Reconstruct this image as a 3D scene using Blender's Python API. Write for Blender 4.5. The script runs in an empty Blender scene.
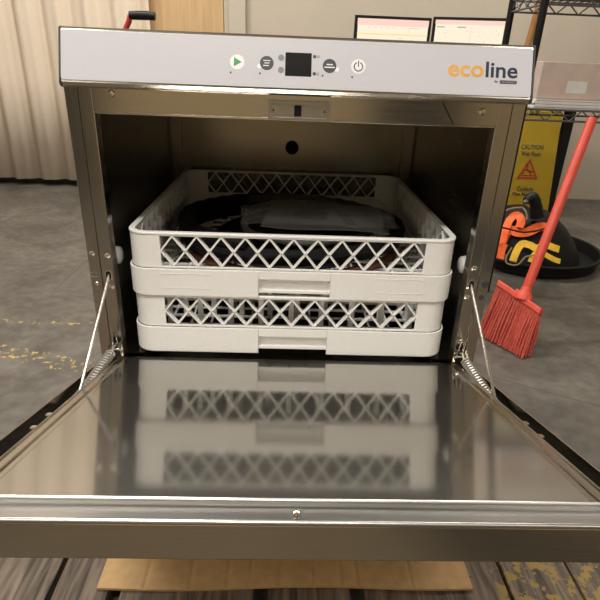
import bpy, bmesh, math, random
from mathutils import Vector, Matrix, noise as mnoise
random.seed(7)
sc = bpy.context.scene
COL = sc.collection
FL = 0.356                     # everything below is written from the door hinge line; the floor lies this far under it

# ------------------------------------------------------------------ camera
CAMP = Vector((-0.012478, -0.714757, 0.432505))
YAW, PITCH, ROLL, FPX = math.radians(2.0473), math.radians(24.5257), math.radians(2.2967), 514.035
def cam_axes():
    cy, sy, cp, sp = math.cos(YAW), math.sin(YAW), math.cos(PITCH), math.sin(PITCH)
    f = Vector((sy*cp, cy*cp, -sp)); r = Vector((cy, -sy, 0)); u = r.cross(f)
    cr, sr = math.cos(ROLL), math.sin(ROLL)
    return cr*r + sr*u, -sr*r + cr*u, f
CR, CU, CF = cam_axes()
cd = bpy.data.cameras.new('camera'); cam = bpy.data.objects.new('camera', cd); COL.objects.link(cam)
cd.sensor_width = 36; cd.lens = FPX/600*36; cd.clip_start = 0.02
M3 = Matrix((CR, CU, -CF)).transposed()
cam.matrix_world = Matrix.Translation(CAMP + Vector((0, 0, FL))) @ M3.to_4x4()
sc.camera = cam

# ------------------------------------------------------------------ world, exposure, lights
sc.view_settings.view_transform = 'Standard'; sc.view_settings.look = 'None'
sc.view_settings.gamma = 1; sc.view_settings.use_curve_mapping = False
sc.view_settings.exposure = 0.0
w = bpy.data.worlds.new('world'); sc.world = w; w.use_nodes = True
w.node_tree.nodes['Background'].inputs[0].default_value = (1, .86, .7, 1)
w.node_tree.nodes['Background'].inputs[1].default_value = 0.12
CEIL = 2.3                     # ceiling height above the hinge line
LIGHTS = [                     # x, y, size x, size y, watts
    (-0.35, -1.00, 1.15, 0.28, 50),
    (-1.75, -1.95, 1.15, 0.28, 15),
    (1.85, -2.00, 1.15, 0.28, 13),  # added lamp, brightens the front wall mirrored in the right jamb
    (-1.0, 1.45, 1.15, 0.28, 56),
    (1.1, 1.75, 1.15, 0.28, 34),
]
LCOL = (1.0, .955, .89)

def at(px, py, Y):
    d = CF + (px-300)/FPX*CR - (py-300)/FPX*CU
    return CAMP + d*((Y-CAMP.y)/d.y)
def at_z(px, py, Z):
    d = CF + (px-300)/FPX*CR - (py-300)/FPX*CU
    return CAMP + d*((Z-CAMP.z)/d.z)

# ------------------------------------------------------------------ materials
def nodes(name):
    m = bpy.data.materials.new(name); m.use_nodes = True
    nt = m.node_tree; b = nt.nodes['Principled BSDF']
    return m, nt, b
def setin(b, **k):
    names = {'base': 'Base Color', 'rough': 'Roughness', 'metal': 'Metallic', 'emit': 'Emission Color', 'estr': 'Emission Strength',
             'trans': 'Transmission Weight', 'alpha': 'Alpha', 'ior': 'IOR', 'spec': 'Specular IOR Level', 'aniso': 'Anisotropic', 'coat': 'Coat Weight', 'sheen': 'Sheen Weight'}
    for a, v in k.items():
        s = b.inputs[names[a]]
        s.default_value = (*v, 1) if isinstance(v, tuple) else v
def plain(name, base, rough=.5, metal=0, var=.06, scale=30, bump=0, **k):
    m, nt, b = nodes(name); setin(b, rough=rough, metal=metal, **k)
    tc = nt.nodes.new('ShaderNodeTexCoord'); n = nt.nodes.new('ShaderNodeTexNoise'); n.inputs['Scale'].default_value = scale; n.inputs['Detail'].default_value = 4
    nt.links.new(tc.outputs['Object'], n.inputs['Vector'])
    r = nt.nodes.new('ShaderNodeValToRGB')
    r.color_ramp.elements[0].position = .3; r.color_ramp.elements[1].position = .7
    r.color_ramp.elements[0].color = (*[c*(1-var) for c in base], 1); r.color_ramp.elements[1].color = (*[min(1, c*(1+var)) for c in base], 1)
    nt.links.new(n.outputs['Fac'], r.inputs['Fac']); nt.links.new(r.outputs['Color'], b.inputs['Base Color'])
    if bump:
        bp = nt.nodes.new('ShaderNodeBump'); bp.inputs['Strength'].default_value = bump; bp.inputs['Distance'].default_value = .002
        nt.links.new(n.outputs['Fac'], bp.inputs['Height']); nt.links.new(bp.outputs['Normal'], b.inputs['Normal'])
    return m
def steel(name, base=(.60, .56, .49), r0=.2, r1=.3, stretch=(1, 60, 60), scale=14, bump=.02, wave=0):
    m, nt, b = nodes(name); setin(b, metal=1.0)
    tc = nt.nodes.new('ShaderNodeTexCoord'); mp = nt.nodes.new('ShaderNodeMapping'); mp.inputs['Scale'].default_value = stretch
    n = nt.nodes.new('ShaderNodeTexNoise'); n.inputs['Scale'].default_value = scale; n.inputs['Detail'].default_value = 3
    nt.links.new(tc.outputs['Object'], mp.inputs['Vector']); nt.links.new(mp.outputs['Vector'], n.inputs['Vector'])
    mr = nt.nodes.new('ShaderNodeMapRange'); mr.inputs[3].default_value = r0; mr.inputs[4].default_value = r1
    nt.links.new(n.outputs['Fac'], mr.inputs[0]); nt.links.new(mr.outputs[0], b.inputs['Roughness'])
    rp = nt.nodes.new('ShaderNodeValToRGB')
    rp.color_ramp.elements[0].color = (*[c*.93 for c in base], 1); rp.color_ramp.elements[1].color = (*[min(1, c*1.06) for c in base], 1)
    nt.links.new(n.outputs['Fac'], rp.inputs['Fac']); nt.links.new(rp.outputs['Color'], b.inputs['Base Color'])
    bp = nt.nodes.new('ShaderNodeBump'); bp.inputs['Strength'].default_value = bump; bp.inputs['Distance'].default_value = .001
    nt.links.new(n.outputs['Fac'], bp.inputs['Height']); last = bp
    if wave:
        n2 = nt.nodes.new('ShaderNodeTexNoise'); n2.inputs['Scale'].default_value = 5; n2.inputs['Detail'].default_value = 1
        nt.links.new(tc.outputs['Object'], n2.inputs['Vector'])
        b2 = nt.nodes.new('ShaderNodeBump'); b2.inputs['Strength'].default_value = wave; b2.inputs['Distance'].default_value = .01
        nt.links.new(n2.outputs['Fac'], b2.inputs['Height']); nt.links.new(bp.outputs['Normal'], b2.inputs['Normal']); last = b2
    nt.links.new(last.outputs['Normal'], b.inputs['Normal'])
    return m
def glow(name, base, estr):
    m, nt, b = nodes(name); setin(b, base=(.02, .02, .02), emit=base, estr=estr, rough=.4)
    n = nt.nodes.new('ShaderNodeTexNoise'); n.inputs['Scale'].default_value = 8
    mx = nt.nodes.new('ShaderNodeMix'); mx.data_type = 'RGBA'; mx.inputs[6].default_value = (*base, 1); mx.inputs[7].default_value = (*[c*.97 for c in base], 1)
    tc = nt.nodes.new('ShaderNodeTexCoord'); nt.links.new(tc.outputs['Object'], n.inputs['Vector'])
    nt.links.new(n.outputs['Fac'], mx.inputs[0]); nt.links.new(mx.outputs[2], b.inputs['Emission Color'])
    return m

M = {}
M['steel'] = steel('brushed_steel', (.58, .54, .47), .12, .22)
M['jamb'] = steel('jamb_steel', (.56, .525, .465), .13, .22, (60, 60, 1))
M['doorliner'] = steel('door_liner_steel', (.50, .485, .45), .075, .115, (1, 50, 50), 10, .006, .004)
def hazy(m, amt, rough):
    nt = m.node_tree; b = nt.nodes['Principled BSDF']; out = nt.nodes['Material Output']
    g = nt.nodes.new('ShaderNodeBsdfGlossy'); g.inputs['Roughness'].default_value = rough; g.inputs['Color'].default_value = (.50, .485, .45, 1)
    mx = nt.nodes.new('ShaderNodeMixShader'); mx.inputs[0].default_value = amt
    nt.links.new(b.outputs[0], mx.inputs[1]); nt.links.new(g.outputs[0], mx.inputs[2]); nt.links.new(mx.outputs[0], out.inputs[0])
hazy(M['doorliner'], .16, .5)
M['doorskin'] = steel('door_skin_steel', (.60, .53, .42), .16, .24, (1, 60, 60))
M['doorlip'] = steel('door_lip_steel', (.46, .45, .43), .28, .38)
M['chamber'] = steel('chamber_steel_shade', (.30, .265, .20), .2, .3, (1, 50, 50))  # steel colour darkened to carry the dimness inside the chamber
M['chamberside'] = steel('chamber_side_steel_shade', (.20, .18, .15), .24, .34, (50, 1, 50))  # darker still, the unlit chamber sides put into the steel's colour
M['chrome'] = plain('polished_wire', (.80, .77, .72), .16, 1, .03)
M['springwire'] = plain('spring_wire', (.70, .68, .64), .38, 1, .03)
M['film'] = plain('panel_film', (.54, .54, .575), .38, 0, .015, 400, .04, spec=.45)
M['white'] = plain('white_plastic', (.78, .77, .745), .42, 0, .02, 220, .12)
M['guide'] = plain('guide_plastic', (.72, .70, .66), .4)
M['black'] = plain('black_plastic', (.007, .007, .007), .5, spec=.25)
M['rubber'] = plain('black_rubber', (.006, .006, .006), .6, spec=.2)
M['icon'] = plain('icon_charcoal', (.045, .047, .055), .4)
M['iconw'] = plain('icon_white', (.78, .80, .80), .4)
M['iconlight'] = plain('icon_pale', (.22, .22, .24), .4)
M['green'] = plain('icon_green', (.05, .30, .11), .4)
M['display'] = plain('display_glass', (.010, .011, .010), .35, spec=.12)
M['amber'] = plain('logo_amber', (.72, .36, .06), .45)
M['navy'] = plain('logo_navy', (.012, .014, .05), .45)
M['cardboard'] = plain('cardboard', (.52, .34, .16), .85, 0, .09, 60, .1)
M['wall'] = plain('painted_wall', (.50, .44, .36), .8, 0, .02, 6)
M['wallfront'] = plain('painted_wall_tan', (.40, .32, .20), .8, 0, .03, 4)
M['ceiling'] = plain('ceiling_paint', (.72, .69, .63), .9, 0, .02)
M['trim'] = plain('door_frame_paint', (.50, .45, .37), .5, 0, .02)
M['baseboard'] = plain('brown_baseboard', (.06, .042, .03), .6)
M['curtain'] = plain('curtain_cloth', (.70, .60, .48), .9, 0, .03, 120, .1)
M['darkpanel'] = plain('reflection_panel_dark', (.028, .03, .026), .6)  # for the added dark panels behind the camera
M['mat'] = plain('reflection_slab_dark', (.018, .02, .018), .8)  # for the added dark slab behind the camera
M['paper'] = plain('shaded_grey_paper', (.17, .165, .16), .7, 0, .08, 40)  # paper grey lowered to carry the shadow inside the rack
M['ink'] = plain('print_ink', (.06, .06, .06), .7)
M['hosegrey'] = plain('grey_hose', (.10, .10, .10), .4)
M['hosebrown'] = plain('brown_hose', (.14, .05, .028), .5)
M['red'] = plain('broom_red', (.72, .085, .05), .45, 0, .08)
M['bristle'] = plain('bristle_red', (.52, .075, .045), .6, 0, .2, 90)
M['orange'] = plain('orange_webbing', (.85, .13, .02), .7, 0, .1, 60)
M['yellow'] = plain('yellow_webbing', (.80, .48, .03), .7, 0, .1, 60)
M['signyellow'] = plain('sign_yellow', (.46, .31, .015), .5, 0, .04)
M['signred'] = plain('sign_red', (.45, .05, .02), .5)
M['paint_red'] = plain('red_paint', (.42, .03, .03), .4)
M['cable'] = plain('tan_cable', (.24, .17, .10), .6)
M['box'] = plain('pale_carton', (.62, .50, .44), .8)
M['sheet'] = plain('white_paper', (.75, .74, .72), .8)
M['stick'] = plain('wooden_stick', (.34, .15, .04), .6, 0, .12, 20)
M['desk'] = plain('desk_laminate', (.30, .24, .17), .5)
M['scr_bg'] = glow('screen_cream', (1.0, .87, .68), 1.0)
M['scr_pink'] = glow('screen_pink', (1.0, .66, .56), 1.0)
M['scr_yel'] = glow('screen_yellow', (1.0, .76, .30), 1.0)
M['scr_grey'] = glow('screen_grey', (.72, .62, .50), 1.0)
M['scr_green'] = glow('screen_green', (.35, .62, .35), .9)
M['diffuser'] = glow('lamp_diffuser', (1.0, .92, .8), 4.0)

def wood(name, c0, c1, stretch, scale, rough=.6, bump=.1):
    m, nt, b = nodes(name); setin(b, rough=rough)
    tc = nt.nodes.new('ShaderNodeTexCoord'); mp = nt.nodes.new('ShaderNodeMapping'); mp.inputs['Scale'].default_value = stretch
    n = nt.nodes.new('ShaderNodeTexNoise'); n.inputs['Scale'].default_value = scale; n.inputs['Detail'].default_value = 7; n.inputs['Distortion'].default_value = 1.2
    r = nt.nodes.new('ShaderNodeValToRGB'); r.color_ramp.elements[0].position = .35; r.color_ramp.elements[1].position = .66
    r.color_ramp.elements[0].color = (*c0, 1); r.color_ramp.elements[1].color = (*c1, 1)
    nt.links.new(tc.outputs['Object'], mp.inputs['Vector']); nt.links.new(mp.outputs['Vector'], n.inputs['Vector'])
    nt.links.new(n.outputs['Fac'], r.inputs['Fac']); nt.links.new(r.outputs['Color'], b.inputs['Base Color'])
    bp = nt.nodes.new('ShaderNodeBump'); bp.inputs['Strength'].default_value = bump; bp.inputs['Distance'].default_value = .003
    nt.links.new(n.outputs['Fac'], bp.inputs['Height']); nt.links.new(bp.outputs['Normal'], b.inputs['Normal'])
    return m, nt, b, tc, r
M['maple'] = wood('maple_door', (.50, .33, .16), (.60, .42, .22), (9, 1, .6), 3, .45, .02)[0]

def worn_paint(nt, b, tc, base_socket, x0, y0, x1, y1, halfw, thr, col):
    """flakes of floor paint along the strip from (x0,y0) to (x1,y1)"""
    L = math.hypot(x1-x0, y1-y0); a = math.atan2(y1-y0, x1-x0)
    mp = nt.nodes.new('ShaderNodeMapping'); mp.vector_type = 'TEXTURE'
    mp.inputs['Location'].default_value = ((x0+x1)/2, (y0+y1)/2, 0); mp.inputs['Rotation'].default_value = (0, 0, a)
    nt.links.new(tc.outputs['Object'], mp.inputs['Vector'])
    sp = nt.nodes.new('ShaderNodeSeparateXYZ'); nt.links.new(mp.outputs['Vector'], sp.inputs[0])
    def inside(out, h):
        ab = nt.nodes.new('ShaderNodeMath'); ab.operation = 'ABSOLUTE'; nt.links.new(out, ab.inputs[0])
        lt = nt.nodes.new('ShaderNodeMath'); lt.operation = 'LESS_THAN'; lt.inputs[1].default_value = h; nt.links.new(ab.outputs[0], lt.inputs[0]); return lt
    ix, iy = inside(sp.outputs[0], L/2), inside(sp.outputs[1], halfw)
    n = nt.nodes.new('ShaderNodeTexNoise'); n.inputs['Scale'].default_value = 48; n.inputs['Detail'].default_value = 6; n.inputs['Roughness'].default_value = .65
    nt.links.new(tc.outputs['Object'], n.inputs['Vector'])
    gt = nt.nodes.new('ShaderNodeMath'); gt.operation = 'GREATER_THAN'; gt.inputs[1].default_value = thr; nt.links.new(n.outputs['Fac'], gt.inputs[0])
    m1 = nt.nodes.new('ShaderNodeMath'); m1.operation = 'MULTIPLY'; nt.links.new(ix.outputs[0], m1.inputs[0]); nt.links.new(iy.outputs[0], m1.inputs[1])
    m2 = nt.nodes.new('ShaderNodeMath'); m2.operation = 'MULTIPLY'; nt.links.new(m1.outputs[0], m2.inputs[0]); nt.links.new(gt.outputs[0], m2.inputs[1])
    mx = nt.nodes.new('ShaderNodeMix'); mx.data_type = 'RGBA'; mx.inputs[7].default_value = (*col, 1)
    nt.links.new(m2.outputs[0], mx.inputs[0]); nt.links.new(base_socket, mx.inputs[6])
    nt.links.new(mx.outputs[2], b.inputs['Base Color'])
    return mx.outputs[2]
def concrete():
    m, nt, b, tc, r = wood('worn_concrete', (.075, .068, .056), (.140, .127, .106), (1, 1, 1), 3.2, .5, .08)
    n2 = nt.nodes.new('ShaderNodeTexNoise'); n2.inputs['Scale'].default_value = 30; n2.inputs['Detail'].default_value = 6
    nt.links.new(tc.outputs['Object'], n2.inputs['Vector'])
    mx = nt.nodes.new('ShaderNodeMix'); mx.data_type = 'RGBA'; mx.blend_type = 'OVERLAY'; mx.inputs[0].default_value = .6
    nt.links.new(r.outputs['Color'], mx.inputs[6]); nt.links.new(n2.outputs['Fac'], mx.inputs[7])
    # hairline cracks
    v = nt.nodes.new('ShaderNodeTexVoronoi'); v.feature = 'DISTANCE_TO_EDGE'; v.inputs['Scale'].default_value = 1.7
    nt.links.new(tc.outputs['Object'], v.inputs['Vector'])
    lt = nt.nodes.new('ShaderNodeMath'); lt.operation = 'LESS_THAN'; lt.inputs[1].default_value = .004; nt.links.new(v.outputs['Distance'], lt.inputs[0])
    m2 = nt.nodes.new('ShaderNodeMix'); m2.data_type = 'RGBA'; m2.inputs[7].default_value = (.075, .068, .056, 1)
    nt.links.new(lt.outputs[0], m2.inputs[0]); nt.links.new(mx.outputs[2], m2.inputs[6])
    s = worn_paint(nt, b, tc, m2.outputs[2], -1.05, .66, -.32, .46, .035, .57, (.46, .33, .08))
    worn_paint(nt, b, tc, s, -1.3, .80, -.50, .78, .012, .57, (.38, .28, .08))
    return m
M['concrete'] = concrete()
def boards_mat():
    m, nt, b, tc, r = wood('weathered_boards', (.045, .033, .024), (.20, .155, .115), (22, 1.6, 22), 3, .75, .5)
    worn_paint(nt, b, tc, r.outputs['Color'], .46, -.42, .46, .1, .10, .54, (.26, .18, .05))
    return m
M['boards'] = boards_mat()
def clear_film():
    m, nt, b = nodes('clear_bag'); setin(b, base=(.8, .8, .8), rough=.12, spec=.6)
    out = nt.nodes['Material Output']; t = nt.nodes.new('ShaderNodeBsdfTransparent'); mx = nt.nodes.new('ShaderNodeMixShader')
    n = nt.nodes.new('ShaderNodeTexNoise'); n.inputs['Scale'].default_value = 9
    tc = nt.nodes.new('ShaderNodeTexCoord'); nt.links.new(tc.outputs['Object'], n.inputs['Vector'])
    mr = nt.nodes.new('ShaderNodeMapRange'); mr.inputs[3].default_value = .03; mr.inputs[4].default_value = .10
    nt.links.new(n.outputs['Fac'], mr.inputs[0]); nt.links.new(mr.outputs[0], mx.inputs[0])
    nt.links.new(t.outputs[0], mx.inputs[1]); nt.links.new(b.outputs[0], mx.inputs[2]); nt.links.new(mx.outputs[0], out.inputs[0])
    return m
M['bag'] = clear_film()

# ------------------------------------------------------------------ mesh helpers
class MB:
    def __init__(s): s.v = []; s.f = []; s.m = []; s.k = 0
    def add(s, vs, fs, T=None):
        o = len(s.v)
        s.v += [Vector(p) if T is None else T(Vector(p)) for p in vs]
        s.f += [tuple(i+o for i in f) for f in fs]; s.m += [s.k]*len(fs); return s
    def box(s, x0, y0, z0, x1, y1, z1, T=None):
        return s.add([(x0,y0,z0),(x1,y0,z0),(x1,y1,z0),(x0,y1,z0),(x0,y0,z1),(x1,y0,z1),(x1,y1,z1),(x0,y1,z1)],
                     [(0,3,2,1),(4,5,6,7),(0,1,5,4),(1,2,6,5),(2,3,7,6),(3,0,4,7)], T)
    def bar(s, a, b, w, d, up):
        """box bar from a to b; w across (perpendicular to up), d along up"""
        a, b, up = Vector(a), Vector(b), Vector(up); t = (b-a).normalized(); q = t.cross(up).normalized(); n = q.cross(t).normalized()
        vs = []
        for p in (a, b):
            for i, j in ((-1,-1),(1,-1),(1,1),(-1,1)): vs.append(p + q*(w/2*i) + n*(d/2*j))
        return s.add(vs, [(0,1,2,3),(7,6,5,4),(0,4,5,1),(1,5,6,2),(2,6,7,3),(3,7,4,0)])
    def tube(s, pts, r, n=10, closed=False):
        pts = [Vector(p) for p in pts]; N = len(pts); rings = []; prev = None
        for i, p in enumerate(pts):
            if closed: t = (pts[(i+1)%N]-pts[i-1]).normalized()
            else: t = (pts[min(i+1,N-1)]-pts[max(i-1,0)]).normalized()
            if prev is None:
                q = t.cross(Vector((0,0,1)))
                if q.length < 1e-3: q = t.cross(Vector((1,0,0)))
                q.normalize()
            else: q = (prev - t*prev.dot(t)).normalized()
            prev = q; b = t.cross(q); rr = r[i] if isinstance(r, (list, tuple)) else r
            rings.append([p + q*(rr*math.cos(2*math.pi*k/n)) + b*(rr*math.sin(2*math.pi*k/n)) for k in range(n)])
        vs = [v for R in rings for v in R]; fs = []
        for i in range(N if closed else N-1):
            j = (i+1) % N
            for k in range(n): fs.append((i*n+k, i*n+(k+1)%n, j*n+(k+1)%n, j*n+k))
        if not closed: fs += [tuple(range(n))[::-1], tuple((N-1)*n+k for k in range(n))]
        return s.add(vs, fs)
    def lathe(s, prof, c, axis=(0,0,1), n=24):
        """prof: (radius, height along axis); radius 0 closes an end"""
        ax = Vector(axis).normalized(); q = ax.orthogonal().normalized(); b = ax.cross(q); c = Vector(c); vs = []; fs = []; idx = []
        for r, h in prof:
            if r < 1e-7: idx.append([len(vs)]); vs.append(c+ax*h)
            else:
                idx.append(list(range(len(vs), len(vs)+n)))
                vs += [c + ax*h + q*(r*math.cos(2*math.pi*k/n)) + b*(r*math.sin(2*math.pi*k/n)) for k in range(n)]
        for A, B in zip(idx, idx[1:]):
            for k in range(n):
                k2 = (k+1) % n
                if len(A) == 1 and len(B) > 1: fs.append((A[0], B[k2], B[k]))
                elif len(B) == 1 and len(A) > 1: fs.append((A[k], A[k2], B[0]))
                elif len(A) > 1: fs.append((A[k], A[k2], B[k2], B[k]))
        for e, rev in ((idx[0], True), (idx[-1], False)):
            if len(e) > 1: fs.append(tuple(reversed(e)) if rev else tuple(e))
        return s.add(vs, fs)
    def prism(s, poly, T, d0, d1):
        """polygon in a plane; T(u, v, depth) gives the point"""
        n = len(poly); vs = [T(u, v, d0) for u, v in poly] + [T(u, v, d1) for u, v in poly]
        return s.add(vs, [tuple(range(n))[::-1], tuple(range(n, 2*n))] + [(i, (i+1)%n, n+(i+1)%n, n+i) for i in range(n)])
    def ribbon(s, pts, width, thick, side):
        pts = [Vector(p) for p in pts]; vs = []; N = len(pts)
        for i, p in enumerate(pts):
            t = (pts[min(i+1,N-1)]-pts[max(i-1,0)]).normalized()
            sd = Vector(side(i/(N-1))); sd = (sd - t*sd.dot(t)).normalized(); n = t.cross(sd)
            for a, b in ((-1,-1),(1,-1),(1,1),(-1,1)): vs.append(p + sd*(width/2*a) + n*(thick/2*b))
        fs = [(0,1,2,3), tuple((N-1)*4+k for k in (3,2,1,0))]
        for i in range(N-1):
            for k in range(4): fs.append((i*4+k, (i+1)*4+k, (i+1)*4+(k+1)%4, i*4+(k+1)%4))
        return s.add(vs, fs)

def loc_of(o):
    v = Vector((0,0,0))
    while o is not None: v += o.location; o = o.parent
    return v
def obj(name, mb, mats, parent=None, origin=None, smooth=False, bevel=0, seg=2, kind=None, sub=0):
    me = bpy.data.meshes.new(name)
    base = loc_of(parent) if parent else (Vector(origin)+Vector((0,0,FL)) if origin else Vector((0,0,0)))
    vs = [v + Vector((0,0,FL)) - base for v in mb.v]
    me.from_pydata(vs, [], mb.f)
    bm = bmesh.new(); bm.from_mesh(me); bmesh.ops.recalc_face_normals(bm, faces=bm.faces); bm.to_mesh(me); bm.free()
    for mt in (mats if isinstance(mats, (list, tuple)) else [mats]): me.materials.append(M[mt])
    me.polygons.foreach_set('material_index', mb.m)
    o = bpy.data.objects.new(name, me); COL.objects.link(o)
    if parent: o.parent = parent
    elif origin: o.location = base
    if bevel:
        md = o.modifiers.new('bevel', 'BEVEL'); md.width = bevel; md.segments = seg; md.limit_method = 'ANGLE'; md.angle_limit = math.radians(40); md.harden_normals = False
    if sub:
        md = o.modifiers.new('sub', 'SUBSURF'); md.levels = sub; md.render_levels = sub
    if smooth:
        me.polygons.foreach_set('use_smooth', [True]*len(me.polygons))
        try: me.set_sharp_from_angle(angle=math.radians(35))
        except Exception: pass
    if kind: o['kind'] = kind
    return o
def thing(name, label, cat, loc, group=None):
    o = bpy.data.objects.new(name, None); COL.objects.link(o); o.location = Vector(loc) + Vector((0,0,FL)); o.empty_display_size = .05
    return tag(o, label, cat, group)
def tag(o, label, cat, group=None):
    o['label'] = label; o['category'] = cat
    if group: o['group'] = group
    return o
def struct(name, mb, mat, **k): return obj(name, mb, mat, kind='structure', **k)
def text_mesh(mb, body, x0, x1, y0, y1, T, d0, d1, bold=.018):
    """lettering set into the box x0..x1, y0..y1 of a plane"""
    cu = bpy.data.curves.new('lettering', 'FONT'); cu.body = body; cu.resolution_u = 3; cu.offset = bold
    o = bpy.data.objects.new('lettering', cu); COL.objects.link(o)
    dg = bpy.context.evaluated_depsgraph_get(); me = bpy.data.meshes.new_from_object(o.evaluated_get(dg))
    bpy.data.objects.remove(o); bpy.data.curves.remove(cu)
    xs = [v.co.x for v in me.vertices]; ys = [v.co.y for v in me.vertices]
    a, b, c, d = min(xs), max(xs), min(ys), max(ys)
    f = lambda co: (x0+(co.x-a)/(b-a)*(x1-x0), y0+(co.y-c)/(d-c)*(y1-y0))
    vs = [f(v.co) for v in me.vertices]; n = len(vs)
    fs = [tuple(p.vertices) for p in me.polygons]
    cnt = {}
    for p in fs:
        for i in range(len(p)):
            e = (p[i], p[(i+1)%len(p)]); cnt[tuple(sorted(e))] = cnt.get(tuple(sorted(e)), []) + [e]
    allf = [tuple(i+n for i in p) for p in fs]
    for k, l in cnt.items():
        if len(l) == 1: a_, b_ = l[0]; allf.append((a_, b_, b_+n, a_+n))
    mb.add([T(u, v, d0) for u, v in vs] + [T(u, v, d1) for u, v in vs], allf)
    bpy.data.meshes.remove(me)
def disc(cx, cy, r, n=28, a0=0, a1=2*math.pi): return [(cx+r*math.cos(a0+(a1-a0)*i/n), cy+r*math.sin(a0+(a1-a0)*i/n)) for i in range(n)]
def rrect(x0, y0, x1, y1, r, n=6):
    p = []
    for cx, cy, a in ((x1-r,y1-r,0),(x0+r,y1-r,90),(x0+r,y0+r,180),(x1-r,y0+r,270)):
        for i in range(n+1): t = math.radians(a+90*i/n); p.append((cx+r*math.cos(t), cy+r*math.sin(t)))
    return p
def ringfaces(mb, outer, inner, T, d0, d1):
    n = len(outer); vs = [T(*p, d) for d in (d0, d1) for loop in (outer, inner) for p in loop]; fs = []
    for i in range(n):
        j = (i+1) % n; A, B, C, D = 0, n, 2*n, 3*n
        fs += [(A+i, A+j, B+j, B+i), (C+i, D+i, D+j, C+j), (A+i, C+i, C+j, A+j), (B+i, B+j, D+j, D+i)]
    mb.add(vs, fs)

# ------------------------------------------------------------------ room
F0 = -FL
WB, WF, WL, WR = 2.85, -2.6, -2.9, 2.7
BY0, BY1 = -1.25, .14            # the strip of old boards the machine's front stands over
BX0, BX1 = -1.1, .62
f = MB()
f.box(WL, BY1, F0-.05, WR, WB, F0); f.box(WL, WF, F0-.05, WR, BY0, F0)
f.box(WL, BY0, F0-.05, BX0, BY1, F0); f.box(BX1, BY0, F0-.05, WR, BY1, F0); f.box(BX0, BY0, F0-.06, BX1, BY1, F0-.03)
fo = struct('floor', f, 'concrete')
fb = MB(); x = BX0+.004; k = 0
while x < BX1-.03:
    wd = min(random.uniform(.085, .125), BX1-.002-x)
    dz = random.uniform(-.003, 0)
    if -.30 < x and x+wd < .34:      # in front of the sheet of cardboard the boards lie crosswise
        fb.box(x, BY0+.003, F0-.029, x+wd, -.32, F0+dz)
    else: fb.box(x, BY0+.003, F0-.029, x+wd, BY1-.003, F0+dz)
    if x+wd < .34 and x > -.30:
        last = x+wd
    x += wd+random.uniform(.004, .009)
y = -.315; n = 0
while y < BY1-.02:
    wd = .092; xx = -.285
    for cut in ((-.285, -.05), (-.045, .11), (.115, .325)):
        fb.box(cut[0]+.02*(n%2), y, F0-.029, cut[1], min(y+wd, BY1-.003), F0-random.uniform(.0, .004))
    y += wd+.008; n += 1
struct('floor_boards', fb, 'boards', bevel=.002)
mt = MB(); mt.box(.52, -2.15, F0, 1.15, -1.35, F0+.008); struct('reflection_slab', mt, 'mat')  # added unseen dark slab, mirrored in the door's front edge
H = CEIL-F0
for nm, b_, m_ in (('wall_back', (WL, WB, F0, WR, WB+.1, CEIL), 'wall'), ('wall_front', (WL, WF-.1, F0, WR, WF, CEIL), 'wallfront'),
                   ('wall_left', (WL-.1, WF, F0, WL, WB, CEIL), 'wall'), ('wall_right', (WR, WF, F0, WR+.1, WB, CEIL), 'wall'), ('ceiling', (WL, WF, CEIL, WR, WB, CEIL+.1), 'ceiling')):
    q = MB(); q.box(*b_); struct(nm, q, m_)
q = MB(); q.box(WL, WB-.018, F0, -.87, WB, F0+.10); struct('baseboard_back', q, 'baseboard', bevel=.004)
# wooden door with its painted frame, half behind the curtain
q = MB(); q.box(-1.22, WB-.03, F0+.006, at(224, 10, WB).x, WB-.001, 1.65); struct('door_1', q, 'maple', bevel=.003)
xa, xb = at(224.5, 10, WB).x, at(246, 10, WB).x
q = MB(); q.box(xa, WB-.035, F0, xa+.03, WB, 1.70); q.box(xa+.03, WB-.05, F0, xb, WB, 1.73); q.box(-1.30, WB-.05, 1.66, xb, WB, 1.73); struct('trim_1', q, 'trim', bevel=.003)
q = MB(); q.box(.50, WF, F0+.005, 1.08, WF+.03, 1.65); struct('reflection_panel_right', q, 'darkpanel', bevel=.004)  # added unseen dark panel, mirrored at the right of the header strip

q = MB(); q.box(-2.1, WF, F0+.005, -1.12, WF+.03, 1.65); struct('reflection_panel_left', q, 'darkpanel', bevel=.004)  # added unseen dark panel, darkens what the left jamb mirrors
# ceiling lamps
for i, (lx, ly, sx, sy, wt) in enumerate(LIGHTS):
    t = thing('ceiling_light', ['slim white ceiling lamp above the front of the dishwasher', 'slim white ceiling lamp in the front corner on the curtain side', 'slim white added lamp, out of view, in the front corner on the broom side', 'slim white ceiling lamp near the curtain', 'slim white ceiling lamp above the wire shelf'][i], 'lamp', (lx, ly, CEIL), 'ceiling lamps')
    q = MB(); q.box(lx-sx/2-.02, ly-sy/2-.02, CEIL-.05, lx+sx/2+.02, ly+sy/2+.02, CEIL-.0005); obj('housing', q, 'ceiling', t, bevel=.004)
    q = MB(); q.box(lx-sx/2, ly-sy/2, CEIL-.058, lx+sx/2, ly+sy/2, CEIL-.05); obj('diffuser', q, 'diffuser', t)
    ld = bpy.data.lights.new('lamp_glow', 'AREA'); ld.shape = 'RECTANGLE'; ld.size = sx; ld.size_y = sy; ld.energy = wt; ld.color = LCOL
    lo = bpy.data.objects.new('lamp_glow', ld); COL.objects.link(lo); lo.parent = t; lo.location = (0, 0, -.062)

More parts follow.
